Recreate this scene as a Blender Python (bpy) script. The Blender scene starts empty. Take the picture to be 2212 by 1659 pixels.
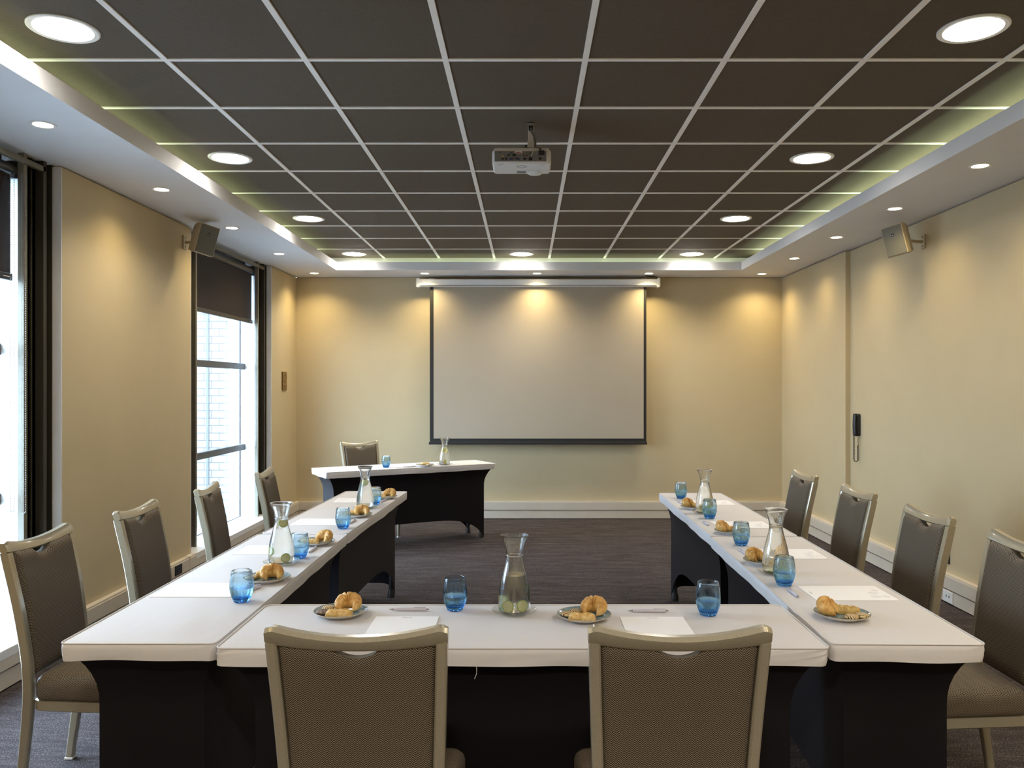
import bpy, bmesh, math, random
from math import sin, cos, pi, radians as R, atan2, sqrt, floor
from mathutils import Matrix, Vector

random.seed(7)
S = bpy.context.scene
C = S.collection

# ------------------------------------------------------------------ materials
def new_mat(name):
    m = bpy.data.materials.new(name); m.use_nodes = True
    nt = m.node_tree; nt.nodes.clear()
    out = nt.nodes.new('ShaderNodeOutputMaterial')
    return m, nt, out

def pb(nt, out, color=(.8, .8, .8), rough=.5, metal=0., spec=.5, **kw):
    b = nt.nodes.new('ShaderNodeBsdfPrincipled')
    b.inputs['Base Color'].default_value = (*color, 1)
    b.inputs['Roughness'].default_value = rough
    b.inputs['Metallic'].default_value = metal
    b.inputs['Specular IOR Level'].default_value = spec
    for k, v in kw.items():
        b.inputs[k].default_value = v
    nt.links.new(b.outputs[0], out.inputs[0])
    return b

def coords(nt, kind='Object', scale=(1, 1, 1)):
    tc = nt.nodes.new('ShaderNodeTexCoord')
    mp = nt.nodes.new('ShaderNodeMapping')
    mp.inputs['Scale'].default_value = scale
    nt.links.new(tc.outputs[kind], mp.inputs[0])
    return mp.outputs[0]

def noise(nt, vec, scale, detail=4., rough=.6):
    n = nt.nodes.new('ShaderNodeTexNoise')
    n.inputs['Scale'].default_value = scale
    n.inputs['Detail'].default_value = detail
    n.inputs['Roughness'].default_value = rough
    nt.links.new(vec, n.inputs['Vector'])
    return n.outputs['Fac']

def ramp(nt, fac, stops, interp='LINEAR'):
    r = nt.nodes.new('ShaderNodeValToRGB')
    r.color_ramp.interpolation = interp
    e = r.color_ramp.elements
    while len(e) < len(stops): e.new(.5)
    for el, (p, c) in zip(e, stops):
        el.position = p; el.color = (*c, 1)
    nt.links.new(fac, r.inputs[0])
    return r.outputs[0]

def bump(nt, b, height, strength=.2, dist=.01):
    n = nt.nodes.new('ShaderNodeBump')
    n.inputs['Strength'].default_value = strength
    n.inputs['Distance'].default_value = dist
    nt.links.new(height, n.inputs['Height'])
    nt.links.new(n.outputs[0], b.inputs['Normal'])

def mth(nt, op, a, b=None, c=None):
    n = nt.nodes.new('ShaderNodeMath'); n.operation = op
    for i, v in enumerate((a, b, c)):
        if v is None: continue
        if isinstance(v, (int, float)): n.inputs[i].default_value = v
        else: nt.links.new(v, n.inputs[i])
    return n.outputs[0]

def mat(name, color, rough=.5, metal=0., spec=.5, var=.06, scale=30., stretch=(1, 1, 1), bmp=0., bdist=.002, **kw):
    """plain procedural material: base colour mottled by noise, optional bump"""
    m, nt, out = new_mat(name)
    b = pb(nt, out, color, rough, metal, spec, **kw)
    v = coords(nt, 'Object', stretch)
    f = noise(nt, v, scale)
    lo = tuple(max(0, c * (1 - var)) for c in color); hi = tuple(min(1, c * (1 + var)) for c in color)
    nt.links.new(ramp(nt, f, [(.3, lo), (.7, hi)]), b.inputs['Base Color'])
    if bmp: bump(nt, b, f, bmp, bdist)
    return m

def emis(name, color, strength):
    m, nt, out = new_mat(name)
    e = nt.nodes.new('ShaderNodeEmission')
    e.inputs[0].default_value = (*color, 1); e.inputs[1].default_value = strength
    nt.links.new(e.outputs[0], out.inputs[0])
    return m

M = {}
M['wall'] = mat('cream_wall_paint', (.525, .43, .268), .55, spec=.25, var=.025, scale=3, bmp=.0)
M['bulk'] = mat('white_bulkhead_paint', (.70, .69, .685), .6, spec=.25, var=.02, scale=4)
M['reveal'] = mat('grey_white_reveal_paint', (.62, .60, .58), .5, spec=.3, var=.03, scale=5)
M['base'] = mat('stone_grey_trunking_plastic', (.60, .53, .43), .4, var=.03, scale=8)
M['tile'] = mat('dark_brown_ceiling_tile', (.108, .084, .060), .75, spec=.2, var=.08, scale=60)
M['tbar'] = mat('grey_ceiling_grid_metal', (.86, .82, .77), .5, var=.03, scale=12)
M['metal'] = mat('champagne_powder_coated_metal', (.43, .385, .28), .30, metal=.5, var=.08, scale=250, **{'Coat Weight': .6, 'Coat Roughness': .08})
M['white'] = mat('white_plastic', (.75, .74, .71), .35, var=.02, scale=20)
M['steel'] = mat('brushed_steel', (.5, .5, .5), .3, metal=.9, var=.1, scale=80, stretch=(1, 1, 8))
M['black'] = mat('black_plastic', (.012, .012, .013), .35, var=.2, scale=40)
M['foot'] = mat('black_foot_pocket', (.01, .01, .011), .5, var=.2, scale=40)
M['olive'] = mat('olive_grey_window_metal', (.17, .155, .115), .45, metal=.2, var=.08, scale=20)
M['darkframe'] = mat('dark_bronze_window_metal', (.045, .04, .03), .45, metal=.2, var=.1, scale=14, stretch=(4, 4, .3))
M['transom'] = mat('grey_transom_metal', (.09, .095, .095), .45, metal=.2, var=.08, scale=20)
M['jamb'] = mat('white_lacquered_jamb', (.80, .81, .82), .3, var=.03, scale=5, stretch=(6, 6, .2))
M['blind'] = mat('dark_brown_blind_weave', (.035, .028, .026), .7, spec=.2, var=.15, scale=400)
M['tube'] = mat('charcoal_blind_tube', (.03, .03, .034), .35, var=.1, scale=20)
M['chain'] = mat('grey_bead_chain', (.30, .30, .31), .3, metal=.4, var=.1, scale=60)
M['screen'] = mat('matt_white_screen_cloth', (.41, .35, .268), .8, spec=.1, var=.015, scale=2)
M['sblack'] = mat('black_screen_border', (.012, .011, .010), .6, var=.15, scale=20)
M['paper'] = mat('white_notepad_paper', (.90, .895, .90), .6, spec=.2, var=.01, scale=10)
M['ink'] = mat('grey_print_ink', (.16, .16, .18), .6, var=.05)
M['paleink'] = mat('pale_lilac_print', (.78, .77, .80), .6, var=.02)
M['pen'] = mat('pale_lilac_pen_plastic', (.55, .53, .60), .3, var=.03)
M['pentip'] = mat('grey_pen_tip', (.30, .29, .31), .3, metal=.5, var=.05)
M['china'] = mat('white_china', (.72, .72, .72), .2, var=.03, scale=30)
M['rim'] = mat('tan_plate_rim', (.42, .34, .24), .25, var=.15, scale=120)
M['spk'] = mat('beige_speaker_shell', (.44, .37, .25), .5, var=.05, scale=60)
M['grille'] = mat('grey_speaker_grille', (.17, .165, .14), .85, spec=.1, var=.1, scale=300)
M['proj'] = mat('white_projector_shell', (.62, .60, .57), .4, var=.02)
M['projback'] = mat('grey_projector_panel', (.15, .145, .14), .5, var=.05)
M['blueport'] = mat('blue_port_plastic', (.03, .05, .14), .4, var=.1)
M['redport'] = mat('red_port_plastic', (.30, .03, .02), .4, var=.1)
M['yellow'] = mat('yellow_port_plastic', (.45, .36, .04), .4, var=.1)
M['cable'] = mat('grey_cable_sleeve', (.16, .145, .13), .5, var=.1)
M['bronze'] = mat('bronze_plaque', (.27, .17, .06), .4, metal=.5, var=.1, scale=40)
M['bronzedark'] = mat('dark_bronze_relief', (.12, .06, .015), .4, metal=.4, var=.1)
M['lock'] = mat('thread_white', (.75, .75, .73), .7, var=.02)
M['pave'] = mat('pale_paving', (.33, .34, .36), .8, var=.1, scale=2)
M['render'] = mat('white_outside_render', (.34, .345, .36), .8, var=.03, scale=2)
M['rind'] = mat('lime_rind', (.30, .48, .03), .35, var=.15, scale=60)
M['lemonrind'] = mat('lemon_rind', (.75, .55, .03), .35, var=.1, scale=60)
M['glow_big'] = emis('downlight_lamp_glow', (1., .95, .88), 27)
M['glow_small'] = emis('warm_spot_lamp_glow', (1., .86, .60), 14)
M['led'] = emis('green_status_led', (.6, 1., .2), 1.0)

def carpet():
    m, nt, out = new_mat('grey_brown_streaked_carpet')
    b = pb(nt, out, rough=.95, spec=.15)
    f1 = noise(nt, coords(nt, 'Object', (11.0, 75, 1)), 1.5, 5, .7)
    f2 = noise(nt, coords(nt, 'Object', (75, 130, 1)), 2.0, 2, .7)
    f3 = noise(nt, coords(nt, 'Object', (2.5, 14, 1)), 1.2, 3, .6)
    f = mth(nt, 'ADD', mth(nt, 'ADD', mth(nt, 'MULTIPLY', f1, .20), mth(nt, 'MULTIPLY', f2, .62)), mth(nt, 'MULTIPLY', f3, .16))
    col = ramp(nt, f, [(.37, (.010, .008, .008)), (.51, (.052, .042, .043)), (.66, (.25, .22, .22))])
    nt.links.new(col, b.inputs['Base Color'])
    bump(nt, b, f2, .6, .004)
    return m
M['carpet'] = carpet()

def cloth():
    m, nt, out = new_mat('off_white_table_linen')
    b = pb(nt, out, (.65, .625, .615), .75, spec=.2)
    v = coords(nt, 'Object', (2.2, 4.5, 5))
    f = noise(nt, v, 1.3, 3, .45)
    g = noise(nt, coords(nt, 'Object', (500, 500, 500)), 1.5, 2)
    nt.links.new(ramp(nt, g, [(.3, (.63, .605, .595)), (.7, (.67, .645, .635))]), b.inputs['Base Color'])
    bump(nt, b, f, .55, .02)
    return m
M['cloth'] = cloth()

def skirt_m():
    m, nt, out = new_mat('black_stretch_fabric')
    b = pb(nt, out, (.010, .0085, .0095), .6, spec=.18)
    f = noise(nt, coords(nt, 'Object', (700, 700, 700)), 1.5, 2)
    nt.links.new(ramp(nt, f, [(.3, (.005, .004, .005)), (.7, (.010, .008, .010))]), b.inputs['Base Color'])
    b.inputs['Sheen Weight'].default_value = .07
    b.inputs['Sheen Roughness'].default_value = .4
    b.inputs['Sheen Tint'].default_value = (.5, .45, .5, 1)
    return m
M['skirt'] = skirt_m()

def herringbone():
    m, nt, out = new_mat('brown_herringbone_upholstery')
    b = pb(nt, out, rough=.55, spec=.18)
    tc = nt.nodes.new('ShaderNodeTexCoord')
    sp = nt.nodes.new('ShaderNodeSeparateXYZ'); nt.links.new(tc.outputs['UV'], sp.inputs[0])
    u, v = sp.outputs[0], sp.outputs[1]
    tri = mth(nt, 'PINGPONG', mth(nt, 'DIVIDE', u, .0062), 1.0)
    s = mth(nt, 'ADD', mth(nt, 'DIVIDE', v, .0056), mth(nt, 'MULTIPLY', tri, 1.15))
    w = mth(nt, 'PINGPONG', s, .5)          # 0..0.5
    n = noise(nt, tc.outputs['UV'], 300, 2)
    w2 = mth(nt, 'ADD', w, mth(nt, 'MULTIPLY', mth(nt, 'SUBTRACT', n, .5), .15))
    col = ramp(nt, w2, [(.16, (.010, .007, .005)), (.29, (.15, .118, .082)), (.5, (.29, .24, .175))])
    nt.links.new(col, b.inputs['Base Color'])
    bump(nt, b, w, .4, .001)
    return m
M['fabric'] = herringbone()

def part_clear(nt, g, col, out, k):
    """mostly refractive glass that also lets part of the light straight through"""
    t = nt.nodes.new('ShaderNodeBsdfTransparent'); mx = nt.nodes.new('ShaderNodeMixShader')
    nt.links.new(col, g.inputs['Color']); nt.links.new(col, t.inputs[0])
    mx.inputs[0].default_value = k
    nt.links.new(g.outputs[0], mx.inputs[1]); nt.links.new(t.outputs[0], mx.inputs[2])
    nt.links.new(mx.outputs[0], out.inputs[0])

def glass_clear(name, color, ior):
    m, nt, out = new_mat(name)
    g = nt.nodes.new('ShaderNodeBsdfGlass')
    g.inputs['Roughness'].default_value = 0
    g.inputs['IOR'].default_value = ior
    f = noise(nt, coords(nt), 20)
    col = ramp(nt, f, [(.3, color), (.7, tuple(min(1, c * 1.005) for c in color))])
    part_clear(nt, g, col, out, .10)
    return m
M['glass'] = glass_clear('clear_carafe_glass', (.985, .99, .985), 1.45)
M['water'] = glass_clear('still_water', (.992, .994, .985), 1.33)

def blue_glass():
    m, nt, out = new_mat('blue_tinted_glass')
    g = nt.nodes.new('ShaderNodeBsdfGlass')
    g.inputs['IOR'].default_value = 1.45; g.inputs['Roughness'].default_value = 0
    tc = nt.nodes.new('ShaderNodeTexCoord'); sp = nt.nodes.new('ShaderNodeSeparateXYZ')
    nt.links.new(tc.outputs['Object'], sp.inputs[0])
    f = mth(nt, 'DIVIDE', sp.outputs[2], .11)
    col = ramp(nt, f, [(.0, (.22, .44, .97)), (.12, (.40, .70, .98)), (.30, (.75, .905, .99)), (.6, (.84, .94, .995)), (1., (.92, .965, .995))])
    part_clear(nt, g, col, out, .14)
    return m
M['blueglass'] = blue_glass()

def pane_m():
    m, nt, out = new_mat('window_pane_glass')
    t = nt.nodes.new('ShaderNodeBsdfTransparent'); g = nt.nodes.new('ShaderNodeBsdfGlossy')
    g.inputs['Roughness'].default_value = .0
    t.inputs[0].default_value = (.97, .985, .98, 1)
    fr = nt.nodes.new('ShaderNodeLayerWeight'); fr.inputs[0].default_value = .5
    fac = mth(nt, 'ADD', mth(nt, 'MULTIPLY', mth(nt, 'POWER', fr.outputs['Facing'], 4.), .35), .02)
    mx = nt.nodes.new('ShaderNodeMixShader')
    nt.links.new(fac, mx.inputs[0]); nt.links.new(t.outputs[0], mx.inputs[1]); nt.links.new(g.outputs[0], mx.inputs[2])
    nt.links.new(mx.outputs[0], out.inputs[0])
    return m
M['pane'] = pane_m()

def thin_glass():
    m, nt, out = new_mat('thin_clear_saucer_glass')
    t = nt.nodes.new('ShaderNodeBsdfTransparent'); g = nt.nodes.new('ShaderNodeBsdfGlossy')
    g.inputs['Roughness'].default_value = .02
    t.inputs[0].default_value = (.955, .965, .96, 1)
    lw = nt.nodes.new('ShaderNodeLayerWeight'); lw.inputs[0].default_value = .5
    f = noise(nt, coords(nt), 60)
    fac = mth(nt, 'ADD', mth(nt, 'MULTIPLY', mth(nt, 'POWER', lw.outputs['Facing'], 4.), .55), mth(nt, 'MULTIPLY', f, .07))
    mx = nt.nodes.new('ShaderNodeMixShader')
    nt.links.new(fac, mx.inputs[0]); nt.links.new(t.outputs[0], mx.inputs[1]); nt.links.new(g.outputs[0], mx.inputs[2])
    nt.links.new(mx.outputs[0], out.inputs[0])
    return m
M['thinglass'] = thin_glass()

def brick_m():
    m, nt, out = new_mat('white_painted_brick')
    b = pb(nt, out, rough=.85, spec=.2)
    tc = nt.nodes.new('ShaderNodeTexCoord')
    sp = nt.nodes.new('ShaderNodeSeparateXYZ'); nt.links.new(tc.outputs['Object'], sp.inputs[0])
    cb = nt.nodes.new('ShaderNodeCombineXYZ')
    nt.links.new(sp.outputs[0], cb.inputs[0]); nt.links.new(sp.outputs[2], cb.inputs[1])
    br = nt.nodes.new('ShaderNodeTexBrick')
    br.inputs['Scale'].default_value = 1
    br.inputs['Brick Width'].default_value = .175; br.inputs['Row Height'].default_value = .087
    br.inputs['Mortar Size'].default_value = .005; br.inputs['Mortar Smooth'].default_value = .2
    br.inputs['Color1'].default_value = (.235, .232, .232, 1); br.inputs['Color2'].default_value = (.19, .185, .18, 1)
    br.inputs['Mortar'].default_value = (.080, .083, .088, 1)
    nt.links.new(cb.outputs[0], br.inputs['Vector'])
    nt.links.new(br.outputs[0], b.inputs['Base Color'])
    return m
M['brick'] = brick_m()

def plate_glaze():
    m, nt, out = new_mat('teal_reactive_glaze')
    b = pb(nt, out, rough=.12, spec=.6)
    f = noise(nt, coords(nt), 45, 5, .7)
    nt.links.new(ramp(nt, f, [(.35, (.10, .17, .20)), (.55, (.24, .34, .38)), (.75, (.42, .47, .47))]), b.inputs['Base Color'])
    return m
M['glaze'] = plate_glaze()

def pastry_m(name, dark, mid, light, scale, wave=None):
    m, nt, out = new_mat(name)
    b = pb(nt, out, rough=.42, spec=.4)
    v = coords(nt)
    f = noise(nt, v, scale, 6, .65)
    nt.links.new(ramp(nt, f, [(.30, dark), (.52, mid), (.72, light)]), b.inputs['Base Color'])
    bump(nt, b, f, .5, .003)
    b.inputs['Subsurface Weight'].default_value = .0
    return m
M['croissant'] = pastry_m('golden_croissant_crust', (.36, .145, .025), (.66, .38, .105), (.84, .63, .31), 42)
M['danish'] = pastry_m('puff_pastry_crust', (.40, .17, .03), (.70, .45, .15), (.86, .68, .38), 60)
M['lattice'] = pastry_m('pale_lattice_pastry', (.34, .18, .035), (.58, .39, .12), (.70, .52, .22), 60)

def cookie_m():
    m, nt, out = new_mat('biscuit_with_chocolate_drizzle')
    b = pb(nt, out, rough=.5)
    v = coords(nt)
    w = nt.nodes.new('ShaderNodeTexWave'); w.inputs['Scale'].default_value = 48
    w.inputs['Distortion'].default_value = 5; w.inputs['Detail'].default_value = 1
    nt.links.new(v, w.inputs['Vector'])
    nt.links.new(ramp(nt, w.outputs['Fac'], [(.22, (.022, .010, .006)), (.34, (.60, .40, .16)), (.9, (.74, .56, .28))]), b.inputs['Base Color'])
    return m
M['cookie'] = cookie_m()
def choco_m():
    m, nt, out = new_mat('sugared_chocolate_biscuit')
    b = pb(nt, out, rough=.6)
    f = noise(nt, coords(nt), 120, 4)
    nt.links.new(ramp(nt, f, [(.4, (.06, .03, .02)), (.55, (.22, .14, .10)), (.68, (.5, .42, .36))]), b.inputs['Base Color'])
    return m
M['choco'] = choco_m()

def flesh_m(name, c0, c1):
    m, nt, out = new_mat(name)
    b = pb(nt, out, rough=.35)
    v = nt.nodes.new('ShaderNodeTexCoord').outputs['Object']
    sp = nt.nodes.new('ShaderNodeSeparateXYZ'); nt.links.new(v, sp.inputs[0])
    ang = mth(nt, 'ARCTAN2', sp.outputs[1], sp.outputs[0])
    seg = mth(nt, 'PINGPONG', mth(nt, 'DIVIDE', ang, pi / 8), 1.0)
    nt.links.new(ramp(nt, seg, [(.0, c1), (.25, c0), (1., c0)]), b.inputs['Base Color'])
    return m
M['lime'] = flesh_m('lime_flesh', (.78, .78, .36), (.88, .88, .64))
M['lemon'] = flesh_m('lemon_flesh', (.85, .72, .16), (.92, .88, .60))

# ------------------------------------------------------------------ mesh kit
class Mesh:
    def __init__(s): s.v = []; s.f = []
    def add(s, v, f, mtx=None):
        o = len(s.v)
        s.v += [tuple(mtx @ Vector(p)) for p in v] if mtx else [tuple(p) for p in v]
        s.f += [tuple(i + o for i in q) for q in f]
        return s
    def box(s, x0, x1, y0, y1, z0, z1, mtx=None):
        v = [(x, y, z) for z in (z0, z1) for y in (y0, y1) for x in (x0, x1)]
        f = [(0, 2, 3, 1), (4, 5, 7, 6), (0, 1, 5, 4), (2, 6, 7, 3), (0, 4, 6, 2), (1, 3, 7, 5)]
        return s.add(v, f, mtx)
    def loft(s, rings, cap0=True, cap1=True, closed=True, mtx=None):
        n = len(rings[0]); v = [p for r in rings for p in r]; f = []
        for i in range(len(rings) - 1):
            for j in range(n if closed else n - 1):
                k = (j + 1) % n
                f.append((i * n + j, i * n + k, (i + 1) * n + k, (i + 1) * n + j))
        if cap0: f.append(tuple(reversed(range(n))))
        if cap1: f.append(tuple((len(rings) - 1) * n + j for j in range(n)))
        return s.add(v, f, mtx)
    def lathe(s, prof, n=32, mtx=None, closed_profile=False):
        """profile of (r, z); r=0 points collapse to a pole"""
        v = []; idx = []
        for r, z in prof:
            if r < 1e-7:
                idx.append([len(v)] * n); v.append((0, 0, z))
            else:
                idx.append(list(range(len(v), len(v) + n)))
                v += [(r * cos(2 * pi * j / n), r * sin(2 * pi * j / n), z) for j in range(n)]
        f = []
        m = len(prof)
        for i in range(m if closed_profile else m - 1):
            a = idx[i]; b = idx[(i + 1) % m]
            for j in range(n):
                k = (j + 1) % n
                q = []
                for t in (a[j], a[k], b[k], b[j]):
                    if t not in q: q.append(t)
                if len(q) > 2: f.append(tuple(q))
        return s.add(v, f, mtx)
    def tube(s, path, r, n=8, closed=False, mtx=None):
        P = [Vector(p) for p in path]; rings = []
        m = len(P); up = None
        for i, p in enumerate(P):
            a = P[(i - 1) % m] if (closed or i > 0) else P[i]
            b = P[(i + 1) % m] if (closed or i < m - 1) else P[i]
            t = (b - a)
            t = t.normalized() if t.length > 1e-9 else Vector((0, 0, 1))
            if up is None:
                up = Vector((0, 0, 1)) if abs(t.z) < .9 else Vector((1, 0, 0))
            x = t.cross(up)
            if x.length < 1e-6: x = t.orthogonal()
            x.normalize(); y = x.cross(t).normalized(); up = y
            rr = r[i] if isinstance(r, (list, tuple)) else r
            rings.append([tuple(p + x * rr * cos(2 * pi * j / n) + y * rr * sin(2 * pi * j / n)) for j in range(n)])
        if closed:
            rings.append(rings[0])
            return s.loft(rings, False, False, mtx=mtx)
        return s.loft(rings, mtx=mtx)
    def build(s, name, material, parent=None, smooth=None, bevel=0., seg=2, uv=False, loc=None, rot=None, weld=False):
        me = bpy.data.meshes.new(name)
        me.from_pydata(s.v, [], s.f)
        bm = bmesh.new(); bm.from_mesh(me)
        if weld: bmesh.ops.remove_doubles(bm, verts=bm.verts, dist=1e-5)
        bmesh.ops.recalc_face_normals(bm, faces=bm.faces)
        if bevel:
            ed = [e for e in bm.edges if len(e.link_faces) == 2 and e.calc_face_angle(0) > .4]
            bmesh.ops.bevel(bm, geom=ed, offset=bevel, segments=seg, profile=.5, affect='EDGES', clamp_overlap=True)
        if uv:
            L = bm.loops.layers.uv.new('UVMap')
            for fc in bm.faces:
                n = fc.normal; ax = max(range(3), key=lambda i: abs(n[i]) * (1.25 if (uv == 'xz' and i == 1) else 1))
                for lp in fc.loops:
                    c = lp.vert.co
                    lp[L].uv = (c.x, c.z) if ((uv == 'xz' and abs(n.z) < .75) or ax == 1) else ((c.y, c.z) if ax == 0 else (c.x, c.y))
        bm.to_mesh(me); bm.free()
        me.materials.append(material)
        if smooth:
            me.polygons.foreach_set('use_smooth', [True] * len(me.polygons))
            me.set_sharp_from_angle(angle=R(smooth))
        o = bpy.data.objects.new(name, me); C.objects.link(o)
        if parent: o.parent = parent
        if loc: o.location = loc
        if rot: o.rotation_euler = rot
        return o

def tag(o, label, cat, group=None, kind=None):
    o['label'] = label; o['category'] = cat
    if group: o['group'] = group
    if kind: o['kind'] = kind
    return o

def empty(name, loc=(0, 0, 0), rz=0., rot=None):
    o = bpy.data.objects.new(name, None); C.objects.link(o)
    o.location = loc; o.rotation_euler = rot if rot else (0, 0, rz)
    o.empty_display_size = .05
    return o

def struct(o, label=None):
    o['kind'] = 'structure'
    if label: o['label'] = label
    return o

KIDS = {}
def dup(o, parent=None):
    """copy of a thing with its parts and their sub-parts (mesh data shared)"""
    c = o.copy(); C.objects.link(c)
    if parent is not None: c.parent = parent
    for ch in list(o.children): dup(ch, c)
    return c

def rrect(hx, hy, r, n=6, step=None, z=0.):
    """rounded rectangle outline; step subdivides the straight runs"""
    pts = []
    cs = [(hx - r, hy - r, 0), (-hx + r, hy - r, 90), (-hx + r, -hy + r, 180), (hx - r, -hy + r, 270)]
    for i, (cx, cy, a) in enumerate(cs):
        for j in range(n + 1):
            t = R(a + 90 * j / n); pts.append((cx + r * cos(t), cy + r * sin(t), z))
        if step:
            nx = cs[(i + 1) % 4]; t = R(nx[2])
            p = pts[-1]; q = (nx[0] + r * cos(t), nx[1] + r * sin(t))
            d = sqrt((q[0] - p[0]) ** 2 + (q[1] - p[1]) ** 2); k = max(1, int(d / step))
            for j in range(1, k):
                pts.append((p[0] + (q[0] - p[0]) * j / k, p[1] + (q[1] - p[1]) * j / k, z))
    return pts

def text_mesh(name, s, size, material, parent, loc, rot, depth=.0003):
    cu = bpy.data.curves.new(name, 'FONT'); cu.body = s; cu.size = size
    cu.align_x = 'CENTER'; cu.align_y = 'CENTER'; cu.extrude = depth; cu.resolution_u = 2
    t = bpy.data.objects.new(name + '_curve', cu); C.objects.link(t)
    dg = bpy.context.evaluated_depsgraph_get()
    me = bpy.data.meshes.new_from_object(t.evaluated_get(dg))
    bpy.data.objects.remove(t); bpy.data.curves.remove(cu)
    me.name = name; me.materials.clear(); me.materials.append(material)
    o = bpy.data.objects.new(name, me); C.objects.link(o)
    o.parent = parent; o.location = loc; o.rotation_euler = rot
    return o

# ------------------------------------------------------------------ room dimensions (metres; camera stands at the origin)
XL, XR, XP = -2.61, 2.955, 2.911       # left wall, right wall, protruding right wall
YB, YR = 9.24, -1.2                    # screen wall, rear wall
YP = 7.40                              # step in the right wall
ZS, ZL, ZC = 2.7425, 2.83, 2.905       # bulkhead underside, lip top, tiled ceiling
LX, RX, LY = -2.02, 2.30, 8.67         # inner edges of the bulkhead
WIN = [(2.56, 4.576), (6.326, 8.343)]  # window openings along the left wall

struct(Mesh().box(-3.0, 3.1, YR - .1, YB + .1, -.12, 0).build('floor', M['carpet']), 'grey brown streaked carpet')

# left wall with two tall openings; the paint skin stops short of the bulkhead, leaving the fine shadow gap
w = Mesh()
for a, b in ((YR, WIN[0][0]), (WIN[0][1], WIN[1][0]), (WIN[1][1], YB + .1)):
    w.box(-2.95, XL - .02, a, b, 0, 3.0); w.box(XL - .02, XL, a, b, 0, 2.733)
for a, b in WIN:
    w.box(-2.95, XL, a, b, 0, .155); w.box(-2.95, XL - .02, a, b, ZS + .02, 3.0)
struct(w.build('wall_left', M['wall']), 'cream wall with two tall windows')
w = Mesh().box(XL, XR, YB + .02, YB + .1, 0, 3.0); w.box(XL, XR, YB, YB + .02, 0, 2.738)
struct(w.build('wall_back', M['wall']), 'cream wall behind the projection screen')
w = Mesh()
w.box(XR + .02, 3.1, YR, YB + .1, 0, 3.0); w.box(XR, XR + .02, YR, YB, 0, 2.733); w.box(XP, XR, YP, YB, 0, 2.733)
struct(w.build('wall_right', M['wall']), 'cream wall with a shallow step')
struct(Mesh().box(-2.95, 3.1, YR - .1, YR, 0, 3.0).build('wall_rear', M['wall']), 'cream wall behind the camera')
struct(Mesh().box(-2.95, 3.1, YR - .1, YB + .1, 3.0, 3.1).build('ceiling_slab', M['tile']))

# tiled ceiling with its grid
ce = struct(Mesh().box(-2.24, 2.58, YR, 8.89, ZC, ZC + .03).build('ceiling', M['tile']), 'dark brown tiled ceiling')
g = Mesh()
for k in range(-3, 5):
    x = -.345 + .6 * k
    g.box(x - .0125, x + .0125, YR, 8.87, ZC - .006, ZC + .001)
for k in range(-7, 9):
    y = 3.488 + .6 * k
    if YR < y < 8.87: g.box(-2.22, 2.56, y - .012, y + .012, ZC - .005, ZC + .001)
gr = g.build('ceiling_grid', M['tbar'], ce); gr['label'] = 'pale grey ceiling grid'; gr['kind'] = 'structure'

# dropped bulkhead with cove trough on three sides
b_ = Mesh()
b_.box(-2.95, LX, YR, YB, ZS, ZS + .02); b_.box(LX - .02, LX, YR, LY + .02, ZS + .02, ZL); b_.box(-2.24, -2.22, YR, 8.89, ZS + .02, ZC)
b_.box(RX, 3.0, YR, YB, ZS, ZS + .02); b_.box(RX, RX + .02, YR, LY + .02, ZS + .02, ZL); b_.box(2.56, 2.58, YR, 8.89, ZS + .02, ZC)
b_.box(LX, RX, LY, YB, ZS, ZS + .02); b_.box(LX, RX, LY, LY + .02, ZS + .02, ZL); b_.box(-2.22, 2.56, 8.87, 8.89, ZS + .02, ZC)
struct(b_.build('trim_1', M['bulk']), 'white dropped bulkhead around the tiled ceiling')

# trunking skirting: two tiers with a groove
def trunk(axis, face, sgn, a, b):
    m = Mesh()
    for z0, z1, d in ((.008, .094, .040), (.094, .104, .026), (.104, .188, .046), (.188, .200, .040)):
        p, q = sorted((face, face + sgn * d))
        if axis == 'x': m.box(p, q, a, b, z0, z1)
        else: m.box(a, b, p, q, z0, z1)
    return m
m = trunk('x', XL, 1, YR, YB - .046)
m.box(XL, XL + .0475, 8.95, 8.965, .006, .2); m.box(XL, XL + .0475, 6.20, 6.21, .006, .2)
struct(m.build('baseboard_left', M['base']), 'two tier trunking along the window wall')
m = trunk('y', YB, -1, XL, XP)
for x in (-2.45, -2.56, 2.74, 2.86): m.box(x, x + .006, YB - .0475, YB, .006, .2)
struct(m.build('baseboard_back', M['base']), 'two tier trunking under the screen')
m = trunk('x', XR, -1, YR, YP); m2 = trunk('x', XP, -1, YP - .04, YB - .046)
m.add(m2.v, m2.f)
struct(m.build('baseboard_right', M['base']), 'two tier trunking along the right wall')

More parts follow.
